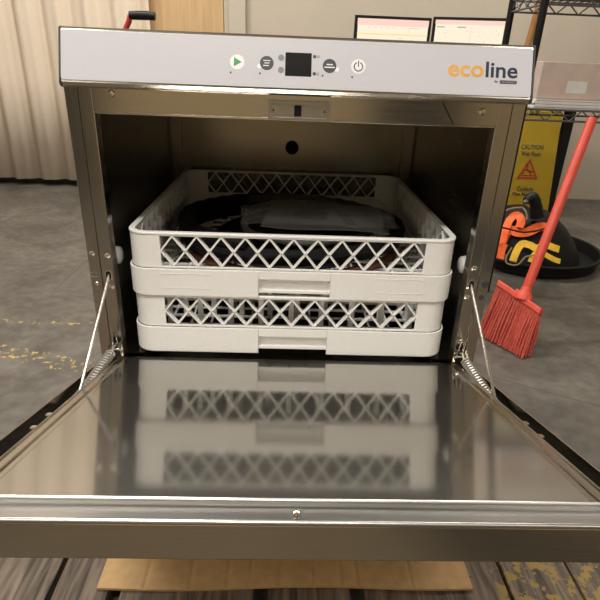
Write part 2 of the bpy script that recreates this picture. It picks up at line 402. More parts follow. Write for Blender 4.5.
# ------------------------------------------------------------------ the dishwasher
DW = thing('dishwasher', 'stainless undercounter dishwasher with its door folded open, standing on cardboard', 'dishwasher', (0, .3, F0+.005))
def V3(x, y, z): return Vector((x, y, z))
YB = .60
for s in (-1, 1):
    q = MB(); a, b = sorted((s*.2985, s*.3000)); q.box(a, .02, -.325, b, YB, .398); obj('side_panel', q, 'steel', DW)
q = MB(); q.box(-.2985, YB-.0015, -.325, .2985, YB, .398); obj('back_panel', q, 'steel', DW)
q = MB(); q.box(-.2985, .02, -.327, .2985, YB-.002, -.325); obj('bottom_panel', q, 'steel', DW)
q = MB(); q.box(-.2985, .022, -.324, .2985, .0235, -.05); q.box(-.2985, .0235, -.056, .2985, .04, -.05); obj('lower_panel', q, 'steel', DW)
for sx in (-1, 1):
    for yy in (.06, .54):
        q = MB(); q.lathe([(.018, F0+.005), (.018, F0+.012), (.012, F0+.014), (.012, -.327)], (sx*.26, yy, 0)); obj('foot', q, 'rubber', DW, smooth=True)

# washing chamber
CW, CB, CT = .283, .53, .395
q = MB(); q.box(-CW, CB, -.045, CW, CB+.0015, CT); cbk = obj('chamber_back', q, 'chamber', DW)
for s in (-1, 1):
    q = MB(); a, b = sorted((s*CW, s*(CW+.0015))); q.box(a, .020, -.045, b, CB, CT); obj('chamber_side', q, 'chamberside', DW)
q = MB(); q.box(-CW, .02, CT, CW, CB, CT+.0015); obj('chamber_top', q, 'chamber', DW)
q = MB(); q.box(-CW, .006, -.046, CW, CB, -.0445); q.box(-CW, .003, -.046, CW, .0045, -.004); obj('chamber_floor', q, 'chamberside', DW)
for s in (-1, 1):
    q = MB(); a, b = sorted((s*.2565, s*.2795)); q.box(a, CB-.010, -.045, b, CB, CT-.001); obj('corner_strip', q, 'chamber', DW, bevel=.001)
    q = MB(); a, b = sorted((s*.235, s*CW)); q.box(a, .012, -.0025, b, CB-.012, .0010); q.box(*((a, .012, -.02, a+.002, CB-.012, -.0025) if s > 0 else (b-.002, .012, -.02, b, CB-.012, -.0025))); obj('rack_rail', q, 'chamber', DW)
    q = MB(); q.lathe([(0, -.0165), (.008, -.0165), (.0130, -.0135), (.0145, -.007), (.0145, -.0005)], (s*CW, .052, .152), (s, 0, 0)); obj('rack_guide', q, 'guide', DW, smooth=True)
q = MB(); q.lathe([(.0155, -.0005), (.0155, -.004), (.0125, -.005), (.0115, -.002), (0, -.002)], (-.0011, CB, .2566), (0, 1, 0)); obj('jet_plug', q, 'rubber', DW, smooth=True)

# front frame: two jambs and the strip above the opening
JT = .3662
rv = {-1: [(-.2931, .1714, .0042), (-.2709, .169, .0042), (-.291, .124, .0034), (-.2702, .1198, .004)], 1: [(.2724, .1651, .0044), (.2931, .1651, .0044), (.2694, .1177, .0044), (.2919, .1173, .0044)]}
for s in (-1, 1):
    q = MB()
    a, b = sorted((s*.2649, s*.2822)); q.box(a, 0, -.004, b, .0015, .4); a2, b2 = sorted((s*.2649, s*.2664)); q.box(a2, .0015, -.004, b2, .022, .4)
    q.box(*sorted((s*.2649, s*CW))[:1], .0205, -.004, sorted((s*.2649, s*CW))[1], .022, .4)
    a, b = sorted((s*.2834, s*.3000)); q.box(a, .001, -.05, b, .0025, .4); a2, b2 = sorted((s*.2985, s*.3000)); q.box(a2, .0025, -.05, b2, .022, .4)
    a, b = sorted((s*.2815, s*.2842)); q.box(a, .005, -.01, b, .0062, .4)
    j = obj('jamb', q, 'jamb', DW, bevel=.0006, seg=1)
    for x_, z_, r_ in rv[s]:
        out = abs(x_) > .283
        c = MB()
        if s > 0 and out: c.lathe([(r_, .0005), (r_, -.0002), (r_*.8, -.0004), (r_*.75, -.0002), (0, -.0002)], (x_, .001, z_), (0, 1, 0), 16); mt_ = 'icon'
        else: c.lathe([(r_, .0002), (r_, -.0006), (r_*.6, -.0016), (r_*.3, -.0016), (r_*.25, -.0009), (0, -.0009)], (x_, .001 if out else 0, z_), (0, 1, 0), 16); mt_ = 'chrome'
        obj('rivet', c, mt_, j, smooth=True)
    c = MB(); sl = lambda u, v, d: V3(u, -d, v)
    xs = s*.2725; ringfaces(c, rrect(xs-.0058, .1385-.009, xs+.0058, .1385+.009, .0056), rrect(xs-.0036, .1385-.0068, xs+.0036, .1385+.0068, .0035), sl, 0.0, .0010)
    obj('rod_slot', c, 'chrome', j)
    c = MB(); c.prism(rrect(xs-.0036, .1385-.0068, xs+.0036, .1385+.0068, .0035), sl, .0001, .0003); obj('slot_opening', c, 'rubber', j)
    c = MB(); xo = s*.2938; r_ = .0060 if s > 0 else .0052
    c.lathe([(r_, .0006), (r_, -.0002), (r_*.85, -.0005), (r_*.78, -.0002), (0, -.0002)], (xo, .001, .139), (0, 1, 0), 18); obj('hole_rim', c, 'icon' if s > 0 else 'jamb', j, smooth=True)
q = MB(); q.box(-.2649, .0004, JT, .2649, .002, .4); q.box(-.2649, .002, JT, .2649, .022, JT+.0015); q.box(-.2649, -.0012, JT-.0005, .2649, .0006, JT+.0022)
hd = obj('header_strip', q, 'steel', DW, bevel=.0006, seg=1)
for x_, z_ in ((-.2395, .3907), (.2431, .3852)):
    c = MB(); c.lathe([(.0050, 0), (.0050, -.0012), (.0036, -.0030), (.0012, -.0034), (.001, -.002), (0, -.002)], (x_, .0004, z_), (0, 1, 0), 18); obj('screw', c, 'chrome', hd, smooth=True)
c = MB(); c.tube([(.1885, -.0004, .3985), (.192, -.0010, .391), (.199, -.0010, .381), (.206, -.001, .371), (.2085, -.0004, .3655)], .0005, 6); obj('dark_line', c, 'rubber', hd)  # thin dark line running down the header strip
# latch plate
lp = MB(); pl = lambda u, v, d: V3(u, .0004-d, v)
ringfaces(lp, rrect(-.0385, .3667, .0420, .3905, .001), rrect(-.0350, .3700, .0385, .3862, .003), pl, 0, .0045)
lp.prism(rrect(-.0352, .3698, .0387, .3864, .003), pl, 0, .0016)
la = obj('latch_plate', lp, 'doorlip', DW, bevel=.0004, seg=1)
c = MB(); c.prism(rrect(-.0045, .3712, .0050, .3850, .001), pl, .0016, .0020); obj('latch_slot', c, 'rubber', la)
for s in (-1, 1):
    c = MB(); x0 = .0018+s*.0335; ringfaces(c, rrect(x0-.0042, .3722, x0+.0042, .3838, .003), rrect(x0-.0030, .3735, x0+.0030, .3825, .002), pl, .0016, .0026); obj('latch_tab', c, 'jamb', la)
    c = MB(); c.lathe([(.0012, .0), (.0012, -.0006), (0, -.0006)], (x0, -.0012, .378), (0, 1, 0), 10); obj('rivet', c, 'rubber', la)

# control panel (leans back a little)
PA, PBv = V3(0, -.0134, .4033), V3(0, .0088, .4637)
PS = (PBv-PA).normalized(); PN = V3(1, 0, 0).cross(PS)
PL = (PBv-PA).length
def PP(u, v, d): return PA + V3(u, 0, 0) + PS*v + PN*d
prof = [(-.0134+.0004, .4033), (.0088, .4637), (.0118, .4660), (YB, .4660), (YB, .3985), (.0035, .3985), (-.0050, .3966), (-.0115, .3988)]
q = MB(); q.prism(prof, lambda u, v, d: V3(d, u, v), -.2965, .2985); cp = obj('control_panel', q, 'jamb', DW, bevel=.0008)
for x0, x1 in ((-.2990, -.2967), (.2987, .3012)):
    q = MB(); q.prism([(a, b+.0006*(b > .42)) for a, b in prof], lambda u, v, d: V3(d, u-.0006, v), x0, x1); obj('end_cap', q, 'icon', cp, bevel=.0006)
q = MB(); q.prism(rrect(-.2962, .0022, .2978, PL-.0012, .004), PP, 0, .0008); obj('panel_face', q, 'film', cp, bevel=.0003, seg=1)
D0, D1 = .0008, .0011
def icon(name, mats, build):
    c = MB(); build(c); return obj(name, c, mats, cp)
def b_start(c):
    c.k = 0; c.prism(disc(-.0778, .0318, .0090), PP, D0, D1)
    c.k = 1; c.prism([(-.0818, .0262), (-.0722, .0318), (-.0818, .0374)], PP, D1, D1+.0002)
icon('start_button', ['iconw', 'green'], b_start)
def b_program(c):
    c.k = 0; c.prism(disc(-.0498, .0279, .0030), PP, D0, D1-.0001)
    c.k = 1; c.prism(disc(-.0407, .0319, .0086), PP, D0, D1)
    c.k = 0
    for vv, a, b in ((.0349, -.0452, -.0362), (.0319, -.0438, -.0372), (.0288, -.0452, -.0380)): c.prism([(a, vv-.0005), (b, vv-.0005), (b, vv+.0005), (a, vv+.0005)], PP, D1, D1+.0002)
icon('program_button', ['iconw', 'icon'], b_program)
def b_temp(c):
    c.k = 0; c.prism(disc(.0477, .0275, .0030), PP, D0, D1-.0001)
    c.k = 1; c.prism(disc(.0384, .0314, .0086), PP, D0, D1)
    c.k = 0
    for vv, a, b in ((.0330, .0345, .0425), (.0296, .0320, .0450)): c.prism([(a, vv-.0007), (b, vv-.0007), (b, vv+.0007), (a, vv+.0007)], PP, D1, D1+.0002)
icon('option_button', ['iconw', 'icon'], b_temp)
def b_power(c):
    c.k = 0; c.prism(disc(.0749, .0321, .0092), PP, D0, D1)
    c.k = 1
    o_ = [(.0749+.0060*math.cos(a), .0318+.0060*math.sin(a)) for a in [math.radians(115+310*i/24) for i in range(25)]]
    i_ = [(.0749+.0047*math.cos(a), .0318+.0047*math.sin(a)) for a in [math.radians(115+310*i/24) for i in range(25)]]
    for i in range(24): c.prism([o_[i], o_[i+1], i_[i+1], i_[i]], PP, D1, D1+.0002)
    c.prism([(.0743, .0318), (.0755, .0318), (.0755, .0392), (.0743, .0392)], PP, D1, D1+.0002)
icon('power_button', ['iconw', 'icon'], b_power)
icon('display', 'display', lambda c: c.prism(rrect(-.0175, .0173, .0156, .0459, .0008), PP, D0, D1))
for u, v in ((-.0857, .0187), (-.0490, .0190), (.0299, .0191), (.0674, .0189)): icon('indicator_dot', 'icon', lambda c: c.prism(disc(u, v, .0012, 12), PP, D0, D1))
for u, v in ((.0193, .0420), (.0194, .0211)): icon('indicator_lamp', 'icon', lambda c: c.prism(disc(u, v, .0021, 14), PP, D0, D1))
for u, v in ((-.0228, .0392), (-.0227, .0242)): icon('indicator_icon', 'iconlight', lambda c: c.prism(disc(u, v, .0038, 18), PP, D0, D1))
for u, v in ((.0238, .0420), (.0236, .0211)): icon('indicator_ring', 'iconlight', lambda c: ringfaces(c, disc(u, v, .0017, 14), disc(u, v, .0010, 14), PP, D0, D1))
def b_logo(c):
    c.k = 0; text_mesh(c, 'eco', .1893, .2352, .0247, .0391, PP, D0, D1)
    c.k = 1; text_mesh(c, 'line', .2378, .2790, .0249, .0445, PP, D0, D1)
lg = icon('logo_lettering', ['amber', 'navy'], b_logo)
def b_by(c):
    c.k = 0; text_mesh(c, 'by', .2498, .2545, .0182, .0222, PP, D0, D1)
    c.prism(rrect(.2565, .0180, .2785, .0222, .0004), PP, D0, D1)
    c.k = 1; text_mesh(c, 'HOBART', .2575, .2775, .0187, .0215, PP, D1, D1+.0002)
icon('maker_lettering', ['icon', 'iconlight'], b_by)

# ---- the door, held open a little above level by two rods
AL = .2671
def DD(x, l, h): return V3(x, -l*math.cos(AL)+h*math.sin(AL), l*math.sin(AL)+h*math.cos(AL))
def dbox(mb, x0, l0, h0, x1, l1, h1): mb.box(x0, l0, h0, x1, l1, h1, lambda p: DD(p.x, p.y, p.z))
LI, LO, TH = .4145, .4461, .0324
q = MB()
dbox(q, -.2985, .004, -TH, .2985, LO, -TH+.0015)                  # outer skin
for s in (-1, 1):
    a, b = sorted((s*.2970, s*.2985)); dbox(q, a, .004, -TH, b, LO, -.006)
dbox(q, -.2985, LO-.0015, -TH, .2985, LO, -.0035)                  # front edge
dr = obj('door', q, 'doorskin', DW, bevel=.0008)
q = MB(); dbox(q, -.2500, .0005, -.0015, .2500, LI, 0); dbox(q, -.2705, .0005, -.024, .2705, .0022, -.0012)
obj('inner_plate', q, 'doorliner', dr, bevel=.0006)
for s in (-1, 1):
    q = MB()
    a, b = sorted((s*.2500, s*.2600)); dbox(q, a, .0005, -.003, b, LI, -.0006)
    a, b = sorted((s*.2575, s*.2592)); dbox(q, a, .0005, -.003, b, LI, .0012)
    a, b = sorted((s*.2608, s*.2705)); dbox(q, a, .0005, -.004, b, LI, -.0010)
    a, b = sorted((s*.2690, s*.2705)); dbox(q, a, .0022, -.026, b, LI, .0008)
    obj('edge_channel', q, 'jamb', dr, bevel=.0005)
    q = MB(); a, b = sorted((s*.2707, s*.2968)); dbox(q, a, .006, -.0300, b, LO-.002, -.0285); obj('channel_floor', q, 'rubber', dr)
    for l_ in (.225, .262):
        q = MB(); q.lathe([(.0045, -.004), (.0045, -.0005), (.003, .0008), (0, .0008)], DD(s*.282, l_, -.008), DD(0, 0, 1), 14); q.tube([DD(s*.282, l_, -.0285), DD(s*.282, l_, -.011)], .002, 8); obj('bolt', q, 'chrome', dr, smooth=True)
q = MB(); q.tube([DD(x_, LI+.0012, -.0004) for x_ in (-.2975, 0, .2975)], .0017, 10)
dbox(q, -.2975, LI, -.0065, .2975, LO-.0016, -.0050); dbox(q, -.2975, LI, -.012, .2975, LI+.0012, -.0015)
q.tube([DD(x_, LO-.0020, -.0024) for x_ in (-.2978, 0, .2978)], .0024, 12)
obj('front_lip', q, 'doorlip', dr, smooth=True)
kn = MB(); kc = DD(.0018, LO-.0060, -.0010)
kn.lathe([(0, -.006), (.0022, -.006), (.0022, .0012), (.0036, .0022), (.0040, .0042), (.0032, .0062), (.0012, .0072), (0, .0072)], kc, DD(0, 0, 1), 18)
obj('latch_pin', kn, 'chrome', dr, smooth=True)
# rods and springs
for s in (-1, 1):
    a = V3(s*.2725, .004, .1385); b = DD(s*.2755, .163, -.020)
    q = MB(); d = (b-a)
    q.tube([a + V3(0, .004, .001), a + V3(0, -.004, 0), a + d*.03 + V3(0, -.002, 0), b], .0021, 10); obj('support_rod', q, 'chrome', DW, smooth=True)
    h = V3(s*.2755, -.004, .018); e = DD(s*.2805, .150, -.0195)
    q = MB(); N = 30; turns = 19; ax = (e-h).normalized(); st = h + ax*.018; u_ = ax.orthogonal().normalized(); v_ = ax.cross(u_); Ls = (e-st).length; pts = []
    for i in range(turns*8+1):
        t = i/(turns*8); an = 2*math.pi*turns*t; pts.append(st + ax*(Ls*t) + u_*(.0062*math.cos(an)) + v_*(.0062*math.sin(an)))
    q.tube(pts, .0017, 6)
    q.tube([h + V3(0, 0, .003), h + ax*.006 + V3(0, 0, .004), h + ax*.014, pts[0]], .0016, 8)
    obj('spring', q, 'springwire', DW, smooth=True)
    q = MB()
    q.tube([V3(s*.2690, -.002, .010), V3(s*.2725, -.003, .040), V3(s*.2760, -.003, .043), V3(s*.2810, -.002, .012)], .0014, 8)
    q.tube([V3(s*.2660, -.002, .012), V3(s*.2700, -.006, .016), V3(s*.2760, -.008, .016), V3(s*.2830, -.002, .014)], .0020, 8)
    obj('spring_hook', q, 'chrome', DW, smooth=True)
    q = MB(); q.lathe([(.006, .002), (.006, -.001), (.004, -.002), (0, -.002)], (s*.272, -.0001, .030), (0, 1, 0), 14); obj('hinge_hole', q, 'rubber', DW)
q = MB(); q.lathe([(.006, 0), (.006, .003), (.003, .006), (0, .006)], (-.3000, .06, .235), (-1, 0, 0), 14); obj('side_screw', q, 'chrome', DW, smooth=True)

# ------------------------------------------------------------------ dish racks
RX, RY, RZ = .0013, .2588+.002, .0050     # centre of the racks, underside of the lower one
RP = .0985                                  # height step between the two
def ring_wall(mb, hx, hy, r, th, segs):
    """rounded square wall; segs(side, t) -> list of (z0, z1) pieces for that stretch; sides 0 front,1 right,2 back,3 left"""
    def loop(hx, hy, r, marks):
        pts = []
        corners = [((-hx+r, -hy), (hx-r, -hy), (hx-r, -hy+r), -90), ((hx, -hy+r), (hx, hy-r), (hx-r, hy-r), 0), ((hx-r, hy), (-hx+r, hy), (-hx+r, hy-r), 90), ((-hx, hy-r), (-hx, -hy+r), (-hx+r, -hy+r), 180)]
        for s, (a, b, c, an) in enumerate(corners):
            half = hx-r if s % 2 == 0 else hy-r
            ts = [-half] + [m for m in marks if -half < m < half] + [half]
            for t in ts:
                k_ = (t+half)/(2*half); pts.append((a[0]+(b[0]-a[0])*k_, a[1]+(b[1]-a[1])*k_, s, t))
            for i in range(1, 7):
                g = math.radians(an+90*i/7); pts.append((c[0]+r*math.cos(g), c[1]+r*math.sin(g), s, 9))
        return pts
    marks = segs.marks
    O = loop(hx, hy, r, marks)
    # inner loop from the outer by moving along the normal, so that the points pair up
    I = []
    n = len(O)
    for x_, y_, s, t in O:
        if t != 9:
            nx, ny = ((0,-1),(1,0),(0,1),(-1,0))[s]
        else:
            cx = (hx-r)*(1 if x_ > 0 else -1); cy = (hy-r)*(1 if y_ > 0 else -1); l_ = math.hypot(x_-cx, y_-cy); nx, ny = (x_-cx)/l_, (y_-cy)/l_
        I.append((x_-nx*th, y_-ny*th))
    for i in range(n):
        j = (i+1) % n; s = O[i][2]
        t = 9 if (O[i][3] == 9 or O[j][3] == 9 or O[j][2] != s) else (O[i][3]+O[j][3])/2
        for z0, z1 in segs(s, t):
            a, b, c, d = O[i], O[j], I[j], I[i]
            vs = [(p[0], p[1], z) for z in (z0, z1) for p in (a, b, c, d)]
            mb.add(vs, [(0,1,2,3),(7,6,5,4),(0,4,5,1),(2,6,7,3),(1,5,6,2),(3,7,4,0)])
class Segs:
    def __init__(s, marks, fn): s.marks = marks; s.fn = fn
    def __call__(s, side, t): return s.fn(side, t)
def merge(mb):
    """weld coincident vertices and drop the faces between neighbouring stretches"""
    key = {}; mp = []
    vs = []
    for v in mb.v:
        k = (round(v.x, 5), round(v.y, 5), round(v.z, 5))
        if k not in key: key[k] = len(vs); vs.append(v)
        mp.append(key[k])
    fs = {}
    for f_, m_ in zip(mb.f, mb.m):
        g = tuple(mp[i] for i in f_)
        if len(set(g)) < 3: continue
        k = tuple(sorted(set(g)))
        if k in fs: fs[k] = None
        else: fs[k] = (g, m_)
    keep = [x_ for x_ in fs.values() if x_]
    mb.v = vs; mb.f = [a for a, _ in keep]; mb.m = [b for _, b in keep]; return mb
LX, Z1, Z2, HR = .1976, .0475, .0940, .1000
NP = 11
def shift(mb, z):
    for i, v in enumerate(mb.v): mb.v[i] = v + V3(RX, RY, z)
    return mb
GX0, GX1 = -.0520, .0575            # finger grip
def make_rack(z, label):
    t = thing('dish_rack', label, 'dish rack', (RX, RY, z), 'stacked white dish racks')
    q = MB(); sk = Segs([GX0, GX1], lambda s, t_: [(.0305, .0440)] if GX0 < t_ < GX1 else [(0, .0440)])
    ring_wall(q, .2515, .2515, .032, .0030, sk)
    if z > .05:
        pass
    obj('skirt', merge(shift(q, z)), 'white', t, bevel=.0009, smooth=True)
    for s in range(4):
        q = MB(); R = Matrix.Rotation(math.radians(90*s), 4, 'Z'); rot = lambda p: R @ p
        q.box(GX0-.003, -.2425, .0085, GX1+.003, -.2400, .0330, rot)
        q.box(GX0-.003, -.2488, .0308, GX1+.003, -.2400, .0330, rot)
        q.box(GX0-.0022, -.2488, .0070, GX0, -.2400, .0330, rot); q.box(GX1, -.2488, .0070, GX1+.0022, -.2400, .0330, rot)
        obj('finger_grip', shift(q, z), 'white', t, bevel=.0006, seg=1)
    q = MB(); bd = Segs([-LX, LX], lambda s, t_: [(.0440, Z1), (Z2, HR-.0045)] if -LX < t_ < LX else [(.0440, Z1), (Z1, Z2), (Z2, HR-.0045)])
    ring_wall(q, .2480, .2480, .030, .0032, bd)
    obj('band', merge(shift(q, z)), 'white', t, bevel=.0006, seg=1, smooth=True)
    q = MB(); ring_wall(q, .2488, .2488, .030, .0095, Segs([], lambda s, t_: [(HR-.0045, HR)])); obj('rim', merge(shift(q, z)), 'white', t, bevel=.0014, smooth=True)
    p = 2*LX/NP; zm = (Z1+Z2)/2
    for s in range(4):
        q = MB(); R = Matrix.Rotation(math.radians(90*s), 3, 'Z')
        def strand(a, b):
            q.bar(R @ V3(a[0], -.2432, a[1]), R @ V3(b[0], -.2432, b[1]), .0026, .0090, R @ V3(0, 1, 0))
        for i in range(NP+1):
            xc = -LX + p*i
            lo, hi = xc-p/2, xc+p/2
            if i == 0: strand((xc, zm), (hi, Z2)); strand((xc, zm), (hi, Z1))
            elif i == NP: strand((xc, zm), (lo, Z2)); strand((xc, zm), (lo, Z1))
            else: strand((lo, Z1), (hi, Z2)); strand((lo, Z2), (hi, Z1))
        obj('lattice_wall', shift(q, z), 'white', t, bevel=.0004, seg=1)
    q = MB(); nb = 14
    for i in range(1, nb):
        c = -.243+.486*i/nb
        q.box(c-.0016, -.2445, .0080, c+.0016, .2445, .0120); q.box(-.2445, c-.0016, .0081, .2445, c+.0016, .0119)
    ring_wall(q, .2490, .2490, .030, .0090, Segs([], lambda s, t_: [(.0080, .0118)]))
    obj('base_grid', shift(q, z), 'white', t)
    return t
rackA = make_rack(RZ, 'white plastic dish rack at the bottom of the stack, lattice sides, holding pegs')
rackB = make_rack(RZ+RP, 'white plastic dish rack on top of the stack, holding hoses and a bagged leaflet')
for s in (-1, 1):                     # raised outlines on the upper rack's front
    q = MB(); xc = s*.1625
    ringfaces(q, rrect(xc-.0400, .0130, xc+.0400, .0370, .003), rrect(xc-.0393, .0137, xc+.0393, .0363, .0025), lambda u, v, d: V3(u, -.2515-d, v), -.0003, .0005)
    obj('label_frame', shift(q, RZ+RP), 'white', rackB)
for r_ in range(2):                   # pegs inside the lower rack
    for i in range(9):
        x_ = -.20+.05*i + (.012 if r_ else 0); y_ = -.205+.07*r_
        q = MB(); q.box(x_-.0045, y_-.002, .0119, x_+.0045, y_+.002, .0850); obj('peg', shift(q, RZ), 'white', rackA, bevel=.001)

# ------------------------------------------------------------------ what lies in the upper rack
UB = RZ+RP+.0120
def coil(cx, cy, z0, R, r, turns, wob, seed, corr=0, tilt=0, dz=None, squash=1.0):
    pts = []; rs = []; n = int(turns*64); dz = 2*r*.98 if dz is None else dz
    for i in range(n+1):
        a = 2*math.pi*i/64 + seed; t = i/64
        rad = R + wob*math.sin(3*a+seed) + .002*math.sin(7*a)
        x_ = cx+rad*math.cos(a); y_ = cy+rad*squash*math.sin(a)
        pts.append((x_, y_, z0+r+dz*t+tilt*(rad*squash*math.sin(a)+R*squash))); rs.append(r*(1-corr*(i % 2)))
    q = MB(); q.tube(pts, rs, 10); return q
q = MB(); pts = [(.205*math.cos(a), RY+.205*math.sin(a), UB+.0085) for a in [math.radians(205+130*i/40) for i in range(41)]]
q.tube(pts, .0075, 10)
tag(obj('drain_hose', q, 'hosebrown', origin=(0, RY, UB), smooth=True), 'reddish-brown hose length low in the upper dish rack behind the front lattice', 'hose')
q = coil(.0, RY-.003, UB+.0165, .2045, .0145, 1.35, .002, 2.2, .12, -.036, .020)
tag(obj('drain_hose', q, 'rubber', origin=(0, RY, UB), smooth=True), 'thick black corrugated hose coiled around the inside of the upper dish rack', 'hose')
q = MB(); vs = []; fs = []; N = 14; K = 40
for i in range(N+1):
    for j in range(K):
        r_ = i/N; a = 2*math.pi*j/K
        hgt = .031*(1-r_**6) + .003*mnoise.noise(V3(r_*4*math.cos(a), r_*4*math.sin(a), 5))*(1-r_**4)
        R_ = .160+.006*math.sin(3*a)
        vs.append((r_*R_*math.cos(a), RY+r_*R_*math.sin(a), UB+.0008+max(0, min(hgt, .033))))
for i in range(N):
    for j in range(K): fs.append((i*K+j, (i+1)*K+j, (i+1)*K+(j+1) % K, i*K+(j+1) % K))
fs.append(tuple(N*K+j for j in range(K))[::-1]); q.add(vs, fs)
tag(obj('black_bag', q, 'black', origin=(0, RY, UB), smooth=True), 'flat black plastic bag lying in the upper dish rack inside the black hose', 'bag')
q = coil(.030, RY-.035, UB+.0350, .122, .0070, 1.15, .002, 2.0, .12, 0, .0145, .97)
tag(obj('drain_hose', q, 'hosegrey', origin=(0, RY, UB), smooth=True), 'thin dark grey hose coil in the middle of the upper dish rack', 'hose')
# leaflet
ang = math.radians(-6); LC = V3(.058, RY-.065, UB+.0680)
def lf(u, v, d):
    c, s = math.cos(ang), math.sin(ang); return LC + V3(c*u-s*v, s*u+c*v, d + .03*v + .002*math.sin(u*30))
q = MB(); N = 14
vs = []; fs = []
for i in range(N+1):
    for d in (0, .0015):
        for v in (-.075, .075): vs.append(lf(-.105+.21*i/N, v, d))
for i in range(N):
    a = i*4; b = a+4
    fs += [(a, a+1, b+1, b), (a+2, b+2, b+3, a+3), (a, b, b+2, a+2), (a+1, a+3, b+3, b+1)]
fs += [(0, 2, 3, 1), (N*4, N*4+1, N*4+3, N*4+2)]
q.add(vs, fs)
lt = thing('instruction_leaflet', 'grey printed leaflet lying on the hoses in the upper dish rack', 'leaflet', (LC.x, LC.y, UB))
obj('sheet', q, 'paper', lt)
q = MB(); text_mesh(q, 'INSTRUCTIONS', -.060, .035, .052, .060, lf, .0016, .0020, .005)
for r_ in range(3): q.box(-.05, .0, 0, .05, .001, .0001, lambda p, r_=r_: lf(p.x, .044-.004*r_+p.y, .0017+p.z))
q.prism([(-.055, -.02), (.005, -.02), (.005, .030), (-.055, .030)], lf, .0016, .0018)
q.prism([(.04, -.05), (.06, -.05), (.035, .04), (.015, .04)], lf, .0016, .0018)
obj('print', q, 'ink', lt)
# clear bag over it
q = MB(); N = 26; vs = []; fs = []
for i in range(N+1):
    for j in range(N+1):
        u = i/N*2-1; v = j/N*2-1
        x_ = .045+.130*u; y_ = RY-.060+.105*v
        hz = .087 - .006*(u*u+v*v)*.7 + .007*mnoise.noise(V3(u*2.2, v*2.2, 3)) + .004*mnoise.noise(V3(u*6, v*6, 9))
        vs.append((x_, y_, UB+hz))
for i in range(N):
    for j in range(N): a = i*(N+1)+j; fs.append((a, a+N+1, a+N+2, a+1))
q.add(vs, fs)
bagc = obj('plastic_bag', q, 'bag', origin=(.03, RY, UB+.05), smooth=True)
md = bagc.modifiers.new('thick', 'SOLIDIFY'); md.thickness = .0006
tag(bagc, 'crumpled clear plastic bag spread over the leaflet in the upper dish rack', 'bag')

# ------------------------------------------------------------------ cardboard under the machine
q = MB(); X0, X1, Y0, Y1 = -.3035, .3165, -.138, .62; NX = 310; vs = []; fs = []
creases = [-.228, -.155, -.093, -.055, -.008, .048, .096, .123, .215]
for i in range(NX+1):
    x_ = X0+(X1-X0)*i/NX
    for yy in (Y0, Y1):
        dip = sum(.0022*math.exp(-((x_-c)/.0035)**2) for c in creases)
        for z_ in (F0+.0002, F0+.0048-dip): vs.append((x_+(.004*math.sin(x_*9) if yy == Y1 else 0), yy+(.003*math.sin(x_*14+1)+.010*(x_-.3) if yy == Y0 else 0), z_))
for i in range(NX):
    a = i*4; b = a+4
    fs += [(a, b, b+1, a+1), (a+2, a+3, b+3, b+2), (a+1, b+1, b+3, a+3), (a, a+2, b+2, b)]
fs += [(0, 1, 3, 2), (NX*4, NX*4+2, NX*4+3, NX*4+1)]
q.add(vs, fs)
tag(obj('cardboard_sheet', q, 'cardboard', origin=(0, .2, F0)), 'flat brown corrugated cardboard sheet under the dishwasher', 'cardboard')

# ------------------------------------------------------------------ curtain
q = MB(); N = 220; vs = []; fs = []; cx0, cx1 = WL+.02, at(150, 10, 2.74).x
for i in range(N+1):
    x_ = cx0+(cx1-cx0)*i/N; s = x_*2*math.pi/.19
    for k_, z_ in enumerate((F0+.045, .3, 1.0, CEIL-.01)):
        y_ = 2.735 + (.020+.010*k_/3)*math.sin(s+.5*math.sin(x_*4.1)) + .008*math.sin(2.3*s+1)
        vs.append((x_, y_, z_))
for i in range(N):
    for k_ in range(3): a = i*4+k_; fs.append((a, a+4, a+5, a+1))
q.add(vs, fs)
c = obj('curtain', q, 'curtain', origin=((cx0+cx1)/2, 2.735, F0), smooth=True); md = c.modifiers.new('thick', 'SOLIDIFY'); md.thickness = .003
tag(c, 'long beige curtain with soft folds hanging along the back wall', 'curtain')

